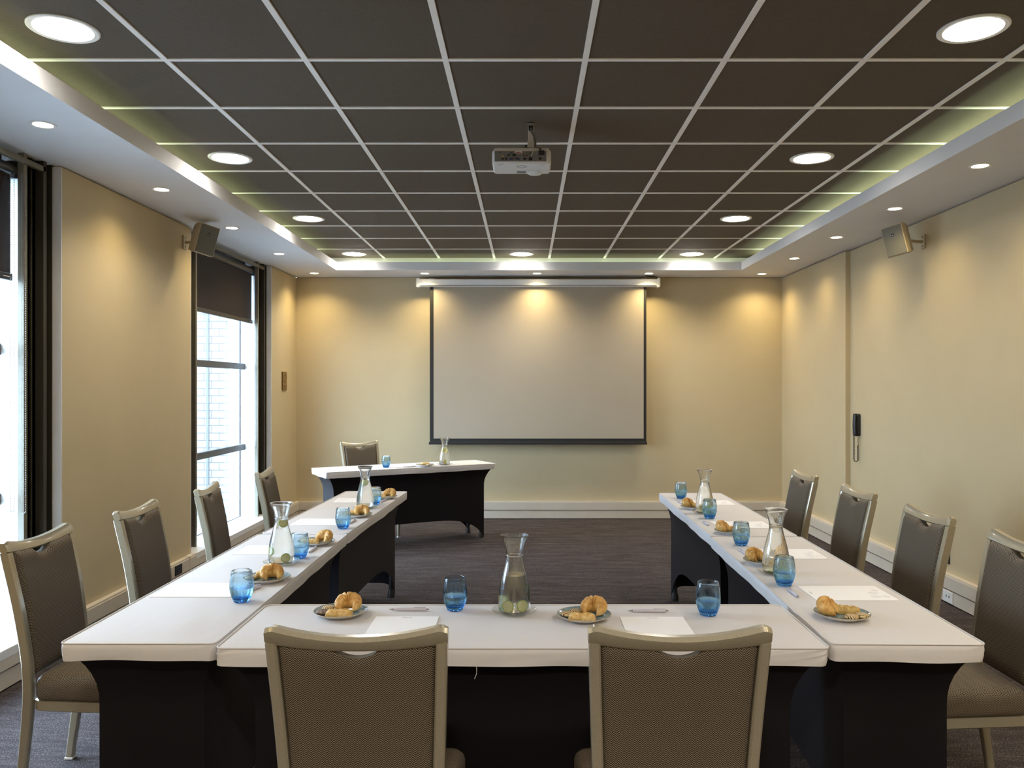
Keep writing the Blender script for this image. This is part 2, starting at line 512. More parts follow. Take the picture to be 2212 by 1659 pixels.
# ------------------------------------------------------------------ windows
def window(n, a, b, label):
    r = struct(empty('window_%d' % n, (-2.8, (a + b) / 2, .16)), label)
    inv = Matrix.Translation((2.8, -(a + b) / 2, -.16))
    def P(name, m, mt, bev=0.):
        o = Mesh().add(m.v, m.f, inv).build(name, mt, r, bevel=bev); o['kind'] = 'structure'; return o
    for s, e in ((1, b), (-1, a)):
        q = lambda d0, d1: sorted((e - s * d0, e - s * d1))
        y = q(0, .012); P('reveal_lining', Mesh().box(-2.675, XL - .001, *y, .16, 2.733), M['reveal'])
        y = q(.0, .235)
        P('frame_infill', Mesh().box(-2.76, -2.70, *y, .16, ZS), M['darkframe'])
        pm = Mesh(); y = q(.075, .105); pm.box(-2.70, -2.655, *y, .16, ZS); y = q(.0, .02); pm.box(-2.70, -2.66, *y, .16, ZS)
        y = q(.15, .156); pm.box(-2.70, -2.69, *y, .16, ZS)
        P('frame_post', pm, M['darkframe'])
        y = q(.232, .262); P('frame_post', Mesh().box(-2.70, -2.665, *y, .16, ZS), M['olive'], .002)
        y = q(.0, .238); jm = Mesh().box(-2.95, -2.70, *y, .16, ZS)
        P('jamb_lining', jm, M['jamb'])
    P('head_beam', Mesh().box(-2.68, -2.655, a + .08, b - .08, 2.684, 2.714), M['olive'], .002)
    P('head_panel', Mesh().box(-2.95, -2.80, a + .23, b - .23, 2.60, ZS), M['darkframe'])
    P('sill', Mesh().box(-2.95, XL + .047, a, b, .155, .205), M['white'], .004)
    P('pane', Mesh().box(-2.856, -2.850, a + .238, b - .238, .205, 2.60), M['pane'])
    fm = Mesh().box(-2.858, -2.846, a + .238, a + .244, .205, 2.6).box(-2.858, -2.846, b - .244, b - .238, .205, 2.6).box(-2.858, -2.846, a + .238, b - .238, .205, .211)
    P('gasket', fm, M['black'])
    for z in (1.70, .90):
        P('transom', Mesh().box(-2.85, -2.80, a + .24, b - .24, z - .03, z + .03), M['transom'], .003)
window(1, *WIN[0], 'tall window nearest the camera on the left')
window(2, *WIN[1], 'tall window farther along the left wall with white brick outside')

def blind(a, b, zb, label, chains):
    r = empty('roller_blind', (-2.73, (a + b) / 2, 2.65))
    tag(r, label, 'blind', 'roller blinds in the windows')
    h = (b - a) / 2
    Mesh().tube([(0, -h - .02, 0), (0, h + .02, 0)], .031, 20).build('roller_tube', M['tube'], r, smooth=40)
    Mesh().box(-.001, .001, -h, h, zb - 2.65, .0).build('fabric', M['blind'], r)
    o = Mesh().box(-.008, .012, -h - .004, h + .004, zb - 2.65 - .012, zb - 2.65 + .026).build('bottom_bar', M['tube'], r, bevel=.004)
    Mesh().box(.0115, .0132, h - .075, h - .02, zb - 2.65 + .004, zb - 2.65 + .009).build('tag', M['white'], o)
    for s in (-1, 1):
        Mesh().box(-.04, .03, s * (h + .02) - .008, s * (h + .02) + .008, -.045, .05).build('bracket', M['black'], r, bevel=.004)
    for dx, dy, z1 in chains:
        cm = Mesh(); L = abs(z1 - 2.62); n = int(L / .012)
        pts = [(dx - .010, dy, -.03 - L * i / n) for i in range(n)]
        pts += [(dx - .010 * cos(pi * i / 6), dy, -.03 - L - .010 * sin(pi * i / 6)) for i in range(7)]
        pts += [(dx + .010, dy, -.03 - L * (n - 1 - i) / n) for i in range(n)]
        for p in pts:
            cm.lathe([(0, -.0032), (.0028, -.0016), (.0028, .0016), (0, .0032)], 6, Matrix.Translation(p))
        cm.tube(pts, .0007, 4)
        cm.build('bead_chain', M['chain'], r)
blind(2.84, 4.30, 2.072, 'dark roller blind half lowered in the window nearest the camera', [(.03, .70, .85), (.075, .725, .84)])
blind(6.60, 8.085, 2.135, 'dark roller blind lowered over the top of the farther window', [(.035, .735, .9)])

# outside
struct(Mesh().box(-60, -2.95, -50, 60, -.3, -.15).build('ground_outside', M['pave']))
m = Mesh().box(-8, -3.44, 9.5, 9.8, -.15, 7)
bw = struct(m.build('wall_outside', M['brick']), 'white painted brick wall outside the window')
Mesh().box(-3.735, -3.705, 9.488, 9.505, -.15, 7).build('downpipe', M['transom'], bw)
struct(Mesh().box(-3.44, -2.95, 9.62, 9.9, -.15, 7).build('wall_outside_return', M['render']))

# ------------------------------------------------------------------ ceiling lights
def big_light():
    r = empty('ceiling_downlight')
    Mesh().lathe([(.108, -.001), (.108, -.006), (.124, -.008), (.130, -.004), (.130, .001)], 40).build('trim_ring', M['white'], r, smooth=40)
    Mesh().lathe([(0, -.004), (.108, -.004), (.108, .0)], 40).build('diffuser', M['glow_big'], r)
    return r
BIG = [(-1.815, 3.188, 'nearest in the left row of three'), (-1.815, 4.988, 'second from the camera on the left'), (-1.815, 6.788, 'third from the camera on the left'),
       (-1.815, 8.588, 'in the far left corner of the tiles'), (-.045, 8.588, 'alone in the middle of the far edge'), (1.755, 8.588, 'in the far right corner of the tiles'),
       (1.755, 6.788, 'third from the camera on the right'), (1.755, 4.988, 'second from the camera on the right'), (1.755, 3.188, 'nearest on the right')]
p = big_light()
for i, (x, y, s) in enumerate(BIG):
    o = p if i == 0 else dup(p)
    o.location = (x, y, ZC)
    if i == 0: s = 'nearest on the left'
    tag(o, 'large round white downlight in the dark tiles, ' + s, 'downlight', 'large downlights in the tiled ceiling')

def small_light():
    r = empty('spot_downlight')
    Mesh().lathe([(.044, .001), (.044, -.003), (.056, -.005), (.060, -.001), (.060, .001)], 28).build('trim_ring', M['white'], r, smooth=40)
    Mesh().lathe([(0, -.002), (.044, -.002), (.044, .001)], 28).build('lamp', M['glow_small'], r)
    return r
ordn = ['nearest', 'second', 'third', 'fourth', 'fifth']
SMALL = [(-2.29, 3.853, 'left'), (-2.295, 5.119, 'left'), (-2.30, 6.357, 'left'), (-2.307, 7.598, 'left'), (-2.317, 8.90, 'left'),
         (-1.108, 8.92, 'back'), (.122, 8.92, 'back'), (1.352, 8.92, 'back'), (2.60, 8.95, 'right'),
         (2.60, 7.87, 'right'), (2.585, 6.76, 'right'), (2.575, 5.67, 'right'), (2.555, 4.571, 'right')]
SL = ['nearest the camera in the left bulkhead', 'second from the camera in the left bulkhead', 'third from the camera, beside the left wall speaker',
      'fourth from the camera in the left bulkhead', 'in the far left corner of the bulkhead', 'above the left end of the screen case', 'above the middle of the screen',
      'above the right end of the screen case', 'in the far right corner of the bulkhead', 'next to the far right corner one', 'third from the far right corner',
      'just beyond the right wall speaker', 'nearest the camera in the right bulkhead']
p = small_light()
for i, (x, y, w_) in enumerate(SMALL):
    o = p if i == 0 else dup(p)
    o.location = (x, y, ZS)
    tag(o, 'small warm spot downlight ' + SL[i], 'spotlight', 'small spot downlights in the bulkhead')

SPOT_W, COVE_W, SKY = 25.0, 2.0, 16.0
def spot(x, y, power=SPOT_W):
    l = bpy.data.lights.new('spot_beam', 'SPOT'); l.energy = power; l.color = (1., .80, .42)
    l.spot_size = R(138); l.spot_blend = 1.; l.shadow_soft_size = .035
    o = bpy.data.objects.new('spot_beam', l); C.objects.link(o); o.location = (x, y, ZS - .012)
for x, y, w_ in SMALL: spot(x, y, {'left': 15., 'back': 30., 'right': 15.}[w_] if not (w_ != 'back' and y > 8.5) else 26.)
for x, y in ((-2.29, 2.6), (-2.29, 1.35), (-2.29, .1), (2.55, 3.47), (2.55, 2.37), (2.55, 1.27), (2.55, .17)): spot(x, y, 18.)
def beam(x, y, power=66.):
    l = bpy.data.lights.new('downlight_beam', 'SPOT'); l.energy = power; l.color = (1., .94, .86)
    l.spot_size = R(158); l.spot_blend = 1.; l.shadow_soft_size = .10
    o = bpy.data.objects.new('downlight_beam', l); C.objects.link(o); o.location = (x, y, ZC - .012)
for x, y, _ in BIG: beam(x, y, (9. if x < 0 else 26.) if y < 4 else (44. if x < -1 else 60.))
for x, y, e in ((-1.815, 1.388, 12.), (1.755, 1.388, 50.), (-1.815, -.41, 190.), (1.755, -.41, 240.), (-.045, -.41, 240.)): beam(x, y, e)   # unseen lamps added to extend the rows; rear ones boosted to light front chairs

def cove(cx, cy, lx, ly, pw):
    l = bpy.data.lights.new('cove_strip', 'AREA'); l.shape = 'RECTANGLE'; l.size = lx; l.size_y = ly
    l.energy = pw; l.color = (.82, 1., .62)
    o = bpy.data.objects.new('cove_strip', l); C.objects.link(o)
    o.location = (cx, cy, ZS + .028); o.rotation_euler = (pi, 0, 0)
cove(2.45, 4.0, .03, 9.2, 9 * COVE_W); cove(-2.16, 4.0, .03, 9.2, 4 * COVE_W); cove(.15, 8.80, 4.2, .03, 1.4 * COVE_W)

# ------------------------------------------------------------------ projection screen
def screen():
    y = YB - .12
    r = empty('projection_screen', (.137, y, 2.66))
    tag(r, 'white pull down projection screen with black border on the back wall', 'projection screen')
    m = Mesh()
    ring = [(0, .043), (-.052, .040), (-.058, .030), (-.058, -.030), (-.048, -.043), (.04, -.043), (.05, -.03), (.05, .043)]
    m.loft([[(x, a, b) for a, b in ring] for x in (-1.33, 1.33)])
    m.build('case', M['white'], r, bevel=.003)
    Mesh().box(-1.31, 1.31, -.0605, -.057, -.034, -.029).build('case_groove', M['sblack'], r)
    for s in (-1, 1):
        Mesh().box(s * 1.345 - .018, s * 1.345 + .018, -.062, .06, -.050, .052).build('end_cap', M['white'], r, bevel=.008)
        Mesh().box(s * 1.20 - .03, s * 1.20 + .03, .04, .1198, -.02, .06).build('wall_mount', M['white'], r, bevel=.003)
    zb = .872 - 2.66
    Mesh().box(-1.215, 1.215, -.004, -.002, zb, -.03).build('border', M['sblack'], r)
    Mesh().box(-1.172, 1.184, -.0062, -.0042, zb + .045, -.04).build('screen_cloth', M['screen'], r)
    Mesh().box(-1.225, 1.222, -.016, .006, zb - .022, zb + .006).build('weight_bar', M['sblack'], r, bevel=.004)
    Mesh().tube([(1.33, -.02, .05), (1.335, -.02, .062), (1.30, -.03, .068), (1.24, -.05, .07), (1.20, -.06, .075)], .006, 8).build('cable', M['black'], r, smooth=50)
screen()

# ------------------------------------------------------------------ ceiling projector
def projector():
    r = empty('ceiling_projector', (-.022, 4.31, 2.655))
    tag(r, 'white projector hanging from the ceiling tiles by a short pole', 'projector')
    hx, dy = .153, .105
    m = Mesh()
    m.loft([rrect(hx - .008, dy - .004, .012, 4, z=0.), rrect(hx, dy, .014, 4, z=.008), rrect(hx, dy, .014, 4, z=.062), rrect(hx - .012, dy - .010, .014, 4, z=.082)])
    m.build('body', M['proj'], r, smooth=40)
    bp = Mesh().box(-.140, .128, -dy - .002, -dy + .004, .010, .064).build('back_panel', M['projback'], r, bevel=.002)
    def port(x, z, w_, h_, mt, rnd=True):
        mm = Mesh()
        if rnd: mm.lathe([(0, .004), (.5, .004), (.5, -.002)], 14, Matrix.Translation((x, -dy - .002, z)) @ Matrix.Rotation(pi / 2, 4, 'X') @ Matrix.Diagonal((w_, h_, 1, 1)))
        else: mm.box(x - w_ / 2, x + w_ / 2, -dy - .006, -dy, z - h_ / 2, z + h_ / 2)
        o = mm.build('port', mt, bp)
    port(-.098, .022, .013, .011, M['black']); port(-.098, .036, .009, .008, M['yellow']); port(-.066, .043, .012, .010, M['black'])
    port(-.079, .023, .007, .014, M['black'], False); port(-.055, .022, .022, .010, M['blueport']); port(-.020, .022, .022, .010, M['blueport'])
    port(-.038, .042, .020, .010, M['black']); port(.016, .022, .018, .009, M['black']); port(.046, .022, .020, .016, M['black'])
    port(.010, .041, .006, .006, M['black']); port(.028, .041, .006, .006, M['black']); port(.044, .053, .006, .006, M['black']); port(.010, .052, .005, .005, M['redport'])
    port(.096, .024, .014, .009, M['black'], False); port(.103, .054, .030, .024, M['black'], False); port(-.112, .055, .004, .008, M['black'], False)
    port(-.054, .053, .010, .004, M['black'], False)
    st = Mesh().box(-.036, .002, -dy - .0032, -dy, .052, .064).build('sticker', M['white'], bp)
    Mesh().box(-.031, -.003, -dy - .0042, -dy, .054, .0585).build('sticker_print', M['redport'], st)
    Mesh().lathe([(.022, .0005), (.0245, -.001), (.0255, -.001), (.0270, .0005)], 28, Matrix.Translation((0, -.045, 0)) @ Matrix.Diagonal((1, .9, 1, 1))).build('button_ring', M['projback'], r)
    Mesh().lathe([(0, -.0012), (.003, -.0012), (.003, .001)], 10, Matrix.Translation((-.016, -.078, 0))).build('status_light', M['led'], r)
    Mesh().box(-.025, .022, .045, .085, -.0012, .002).build('grille_slot', M['projback'], r)
    Mesh().box(-.125, -.095, -.086, -.082, -.0008, .002).build('printed_mark', M['projback'], r)
    Mesh().box(.098, .126, -.078, -.074, -.0008, .002).build('printed_mark', M['projback'], r)
    prof = [(0, -.016), (.02, -.0155), (.036, -.012), (.046, -.004), (.049, .006), (.046, .05), (0, .05)]
    Mesh().lathe(prof, 28, Matrix.Translation((.070, .085, .006))).build('lens_hood', M['proj'], r, smooth=40)
    pm = Mesh().box(-.058 + .075, .058 - .02, -.03, .06, .082, .092)
    pm.build('mount_plate', M['proj'], r, bevel=.003)
    pl = Mesh().box(.030, .066, .010, .045, .088, .155); pl.box(.034, .062, .013, .042, .15, .232)
    po = pl.build('pole', M['proj'], r, bevel=.003)
    Mesh().box(.036, .060, .0105, .014, .205, .232).build('pole_opening', M['black'], po)
    Mesh().lathe([(0, -.008), (.007, -.008), (.007, .004), (0, .004)], 10, Matrix.Translation((.026, .028, .13)) @ Matrix.Rotation(pi / 2, 4, 'Y')).build('knob', M['black'], po)
    Mesh().lathe([(.0, .246), (.022, .246), (.022, .2495), (0, .2495)], 24, Matrix.Translation((.048, .028, .0))).build('ceiling_plate', M['black'], r)
    Mesh().tube([(.048, .020, .235), (.052, .010, .20), (.066, .004, .175), (.072, .0, .14), (.072, -.01, .11), (.076, -.03, .092)], .006, 8).build('cable', M['cable'], r, smooth=60)
    Mesh().tube([(.076, -.03, .092), (.070, -.08, .088), (.060, -dy - .012, .06), (.050, -dy - .014, .035)], .0018, 6).build('cable', M['white'], r, smooth=60)
    Mesh().tube([(.076, -.03, .092), (.084, -.07, .090), (.098, -dy - .008, .072), (.100, -dy - .010, .055)], .004, 8).build('cable', M['black'], r, smooth=60)
    Mesh().tube([(-.02, -.06, .088), (.02, -.05, .096), (.076, -.04, .094), (.125, -.05, .090)], .004, 8).build('cable', M['black'], r, smooth=60)
projector()

# ------------------------------------------------------------------ wall speakers
def speaker(loc, nrm, wall_pt, label, roll=0.):
    n = Vector(nrm).normalized(); yl = -n
    xl = yl.cross(Vector((0, 0, 1))).normalized()
    xl = Matrix.Rotation(R(roll), 3, yl) @ xl; zl = xl.cross(yl)
    mt = Matrix((xl, yl, zl)).transposed().to_4x4()
    r = empty('wall_speaker', loc); r.rotation_euler = mt.to_euler()
    tag(r, label, 'speaker', 'wall speakers under the bulkhead')
    hw, hh = .078, .111
    def q(sx, sz, y): return [(-hw * sx, y, -hh * sz), (hw * sx, y, -hh * sz), (hw * sx, y, hh * sz), (-hw * sx, y, hh * sz)]
    Mesh().loft([q(1, 1, 0), q(1, 1, .05), q(.93, .97, .075), q(.62, .86, .15)]).build('shell', M['spk'], r, bevel=.005)
    gr_ = Mesh().box(-hw + .006, hw - .006, -.004, .002, -hh + .006, hh - .006).build('grille', M['grille'], r, bevel=.002)
    bd = Mesh().box(-.011, .011, -.0058, -.002, .030, .052).build('badge', M['black'], gr_)
    text_mesh('badge_lettering', 'JBL', .0085, M['white'], bd, (0, -.0060, .039), (pi / 2, 0, 0))
    # bracket arm to the wall, built in the speaker's own frame
    inv = r.rotation_euler.to_matrix().to_4x4(); inv.translation = loc; inv = inv.inverted()
    wp = Vector(wall_pt); s = 1 if wp.x > 0 else -1
    a = Mesh().tube([inv @ wp, inv @ (wp + Vector((-s * .05, 0, 0))), (0, .14, 0)], .011, 10); a.build('arm', M['spk'], r, smooth=40)
    pm = Mesh().box(-.006, .006, -.028, .028, -.052, .052)
    o = Mesh().add(pm.v, pm.f, inv @ Matrix.Translation(wp + Vector((-s * .006, 0, 0)))).build('wall_plate', M['spk'], r, bevel=.002)
    sc = Mesh()
    for dz in (-.034, .034): sc.box(-.008, .008, -.005, .005, dz - .005, dz + .005)
    Mesh().add(sc.v, sc.f, inv @ Matrix.Translation(wp + Vector((-s * .006, 0, 0)))).build('screw', M['black'], o)
speaker((-2.372, 6.05, 2.592), (.76, -.62, -.16), (XL, 6.20, 2.60), 'beige and grey speaker on the left wall beside the farther window', 10)
speaker((2.675, 5.90, 2.560), (-.76, -.62, -.16), (XR, 6.03, 2.575), 'beige and grey speaker high on the right wall', -10)

# ------------------------------------------------------------------ wall plaque, phone, sockets
r = empty('wall_plaque', (XL, 8.76, 1.56)); tag(r, 'small bronze plaque on the left wall past the farther window', 'plaque')
Mesh().box(0, .012, -.075, .075, -.10, .10).build('plate', M['bronze'], r, bevel=.003)
Mesh().box(-.0, .0125, -.078, -.074, -.10, .10).build('edge_strip', M['bronzedark'], r)
rm = Mesh().tube([(.012, .045 * cos(2 * pi * i / 24), .03 + .045 * sin(2 * pi * i / 24)) for i in range(24)], .003, 6, closed=True)
rm.build('relief_ring', M['bronzedark'], r)
Mesh().box(.010, .0135, -.06, .065, -.062, -.052).box(.010, .013, -.06, .065, -.078, -.073).build('relief_bar', M['bronzedark'], r)

r = empty('wall_phone', (XR, 7.2, 1.16)); tag(r, 'black wall phone with a coiled cord beside the step in the right wall', 'phone')
Mesh().loft([rrect(.030, .098, .02, 5, z=0.), rrect(.031, .100, .02, 5, z=-.018), rrect(.026, .094, .018, 5, z=-.026)],
            mtx=Matrix.Rotation(pi / 2, 4, 'Y') @ Matrix.Rotation(pi / 2, 4, 'Z')).build('base', M['black'], r, smooth=40)
hs = []
for i in range(13):
    t = -1 + 2 * i / 12; wv = .024 + .004 * abs(t) ** 3; d = .014 + .006 * abs(t) ** 4 - (.006 if abs(t) == 1 else 0)
    xo = -.036 - .008 * (1 - t * t)
    hs.append([(xo + d * cos(a), (wv - (.006 if abs(t) == 1 else 0)) * sin(a), .100 * t) for a in [2 * pi * k / 14 for k in range(14)]])
Mesh().loft(hs).build('handset', M['black'], r, smooth=50)
cp = []
NT = 40
for i in range(NT * 8 + 1):
    t = i / (NT * 8)
    # path: down from the handset, round the bend and back up to the base
    if t < .5:
        k = t / .5; c = Vector((-.052, -.012, -.10 - .205 * k)); rad = .0075
    elif t < .62:
        k = (t - .5) / .12 * pi; c = Vector((-.035 - .017 * cos(k), -.012, -.305 - .019 * sin(k))); rad = .006
    else:
        k = (t - .62) / .38; c = Vector((-.018, -.012, -.305 + .125 * k)); rad = .006
    a = 2 * pi * i / 8
    cp.append(c + Vector((rad * cos(a), rad * sin(a), 0)))
cp.append(Vector((-.018, -.012, -.16))); cp.append(Vector((-.016, -.01, -.095)))
Mesh().tube(cp, .0022, 5).build('coiled_cord', M['black'], r, smooth=60)

def socket(name, loc, axis_x, hy, hz, mt, holes, label, group=None):
    o = empty(name, loc); tag(o, label, 'wall outlet', group)
    s = axis_x
    p_ = sorted((0, s * .008))
    Mesh().box(p_[0], p_[1], -hy, hy, -hz, hz).build('face_plate', mt, o, bevel=.002)
    if holes:
        p_ = sorted((s * .004, s * .0088))
        for y in (-.018, .018):
            Mesh().box(p_[0], p_[1], y - .005, y + .005, -.006, .010).build('port', M['black'], o)
    else:
        p_ = sorted((s * .004, s * .0092))
        Mesh().box(p_[0], p_[1], -hy * .55, hy * .55, -hz * .5, hz * .5).build('insert', M['black'], o)
socket('outlet_plate', (XL + .046, 5.99, .150), 1, .055, .036, M['black'], False, 'black outlet plate in the left trunking between the chairs')
socket('outlet_plate', (XR, 5.735, .305), -1, .075, .045, M['black'], False, 'black outlet plate on the right wall above the trunking')
socket('data_outlet', (XR - .040, 5.60, .052), -1, .062, .038, M['white'], True, 'white twin data outlet low in the right trunking')

# ------------------------------------------------------------------ tables and cloths
ZT = .736
def table(cx, cy, rz, L, W, label, hem=.26, seed=0):
    r = empty('banquet_table', (cx, cy, 0), rz)
    tag(r, label, 'table', 'narrow banquet tables in black stretch covers')
    hx, hy = L / 2 - .008, W / 2 - .008
    Mesh().box(-hx + .004, hx - .004, -hy + .004, hy - .004, .70, .728).build('tabletop', M['foot'], r, bevel=.004)
    ax, ay = .085, .062
    zt = .716
    def s_of(d): return 1 - (1 - min(d / .27, 1)) ** 2.2
    def pt(side, t, v):
        """side 0..3, t in -1..1 along the side, v in 0..1 downwards"""
        long_ = side in (0, 2)
        hm = hem if long_ else .10
        zh = hm * (1 - abs(t) ** 5) ** .75
        z = zt - v * (zt - zh); d = (zt - z) / zt
        s = s_of(d)
        pull = (.060 if long_ else .03) * (1 - t * t) * d ** 1.1
        if long_:
            x = t * (hx - ax * s); y = hy - ay * s - pull
            return (x, y if side == 0 else -y, z)
        y = t * (hy - ay * s); x = hx - ax * s - pull
        return (x if side == 1 else -x, y, z)
    m = Mesh()
    for side in range(4):
        nt_, nv = (48, 22) if side in (0, 2) else (24, 22)
        ts = [sin(pi / 2 * (-1 + 2 * i / nt_)) for i in range(nt_ + 1)]
        v = [pt(side, t, j / nv) for j in range(nv + 1) for t in ts]
        f = [(j * (nt_ + 1) + i, j * (nt_ + 1) + i + 1, (j + 1) * (nt_ + 1) + i + 1, (j + 1) * (nt_ + 1) + i) for j in range(nv) for i in range(nt_)]
        m.add(v, f)
    m.build('stretch_cover', M['skirt'], r, smooth=35)
    for sx in (-1, 1):
        for sy in (-1, 1):
            lx, ly = sx * (hx - ax - .024), sy * (hy - ay - .024)
            Mesh().lathe([(0, .05), (.016, .05), (.016, .70), (0, .70)], 12, Matrix.Translation((lx, ly, 0))).build('leg', M['foot'], r, smooth=40)
            Mesh().lathe([(0, 0), (.026, 0), (.026, .02), (.020, .055), (0, .055)], 14, Matrix.Translation((lx, ly, 0))).build('foot', M['foot'], r, smooth=40)
    return r

def tablecloth(cx, cy, rz, L, W, label, seed, thread=False):
    rnd = random.Random(seed)
    o_hx, o_hy = L / 2, W / 2
    ph = [rnd.uniform(0, 6.28) for _ in range(6)]
    def wav(p, k): return sin(p[0] * 9 + ph[0]) * sin(p[1] * 7 + ph[1]) * k + sin(p[0] * 23 + p[1] * 19 + ph[2]) * k * .5
    def ring(off, z, k=0., kz=0.):
        out = []
        for p in rrect(o_hx + off, o_hy + off, .022, 6, .035):
            n = Vector((p[0], p[1], 0)).normalized()
            e = wav(p, k)
            out.append((p[0] + n.x * e, p[1] + n.y * e, z + wav((p[1] + 3, p[0]), kz)))
        return out
    root = Mesh()
    # top as a fine grid inside the rounded outline
    rings = [ring(-.0065, ZT + .0002), ring(-.002, ZT - .0005), ring(.0015, ZT - .004), ring(.0025, ZT - .018, .0015), ring(.0015, ZT - .036, .0022), ring(-.0005, ZT - .052, .0042, .0018), ring(-.008, ZT - .0545, .0042, .0018)]
    root.loft(rings, True, False)
    o = root.build('tablecloth', M['cloth'], None, smooth=50, loc=(cx, cy, 0), rot=(0, 0, rz))
    tag(o, label, 'tablecloth', 'fitted white table toppers')
    pp = [(p[0], p[1], ZT + .0005) for p in rrect(o_hx + .001, o_hy + .001, .022, 6, .05)]
    Mesh().tube(pp, .0026, 6, closed=True).build('piping', M['cloth'], o, smooth=60)
    if thread:
        Mesh().tube([(-.135, -o_hy - .001, ZT - .053), (-.134, -o_hy - .003, ZT - .066), (-.135, -o_hy - .003, ZT - .074), (-.139, -o_hy - .003, ZT - .083), (-.1405, -o_hy - .003, ZT - .088)], .0008, 5).build('loose_thread', M['lock'], o)
    return o

TABLES = [
    (-.009, 2.604, 0., 1.792, .470, 'front of the U, behind the two nearest chairs', .30),
    (-1.154, 3.305, pi / 2, 1.785, .462, 'nearer table of the left row', .04),
    (-1.118, 5.064, atan2(1.70, .064), 1.688, .448, 'farther table of the left row', .26),
    (1.150, 3.268, atan2(1.73, .032), 1.725, .455, 'nearer table of the right row', .13),
    (1.169, 4.980, atan2(1.675, .008), 1.672, .440, 'farther table of the right row', .26),
    (-1.155, 7.825, R(30), 1.70, .475, 'angled head table near the back wall', .20)]
for i, (x, y, a, L, W, s, hm) in enumerate(TABLES):
    table(x, y, a, L, W, 'table in a black stretch cover, ' + s, hm, i)
    tablecloth(x, y, a, L, W, 'fitted white cloth on the ' + s.replace('front of the U, behind', 'front table behind').replace('angled head', 'angled head'), i + 11, i == 0)

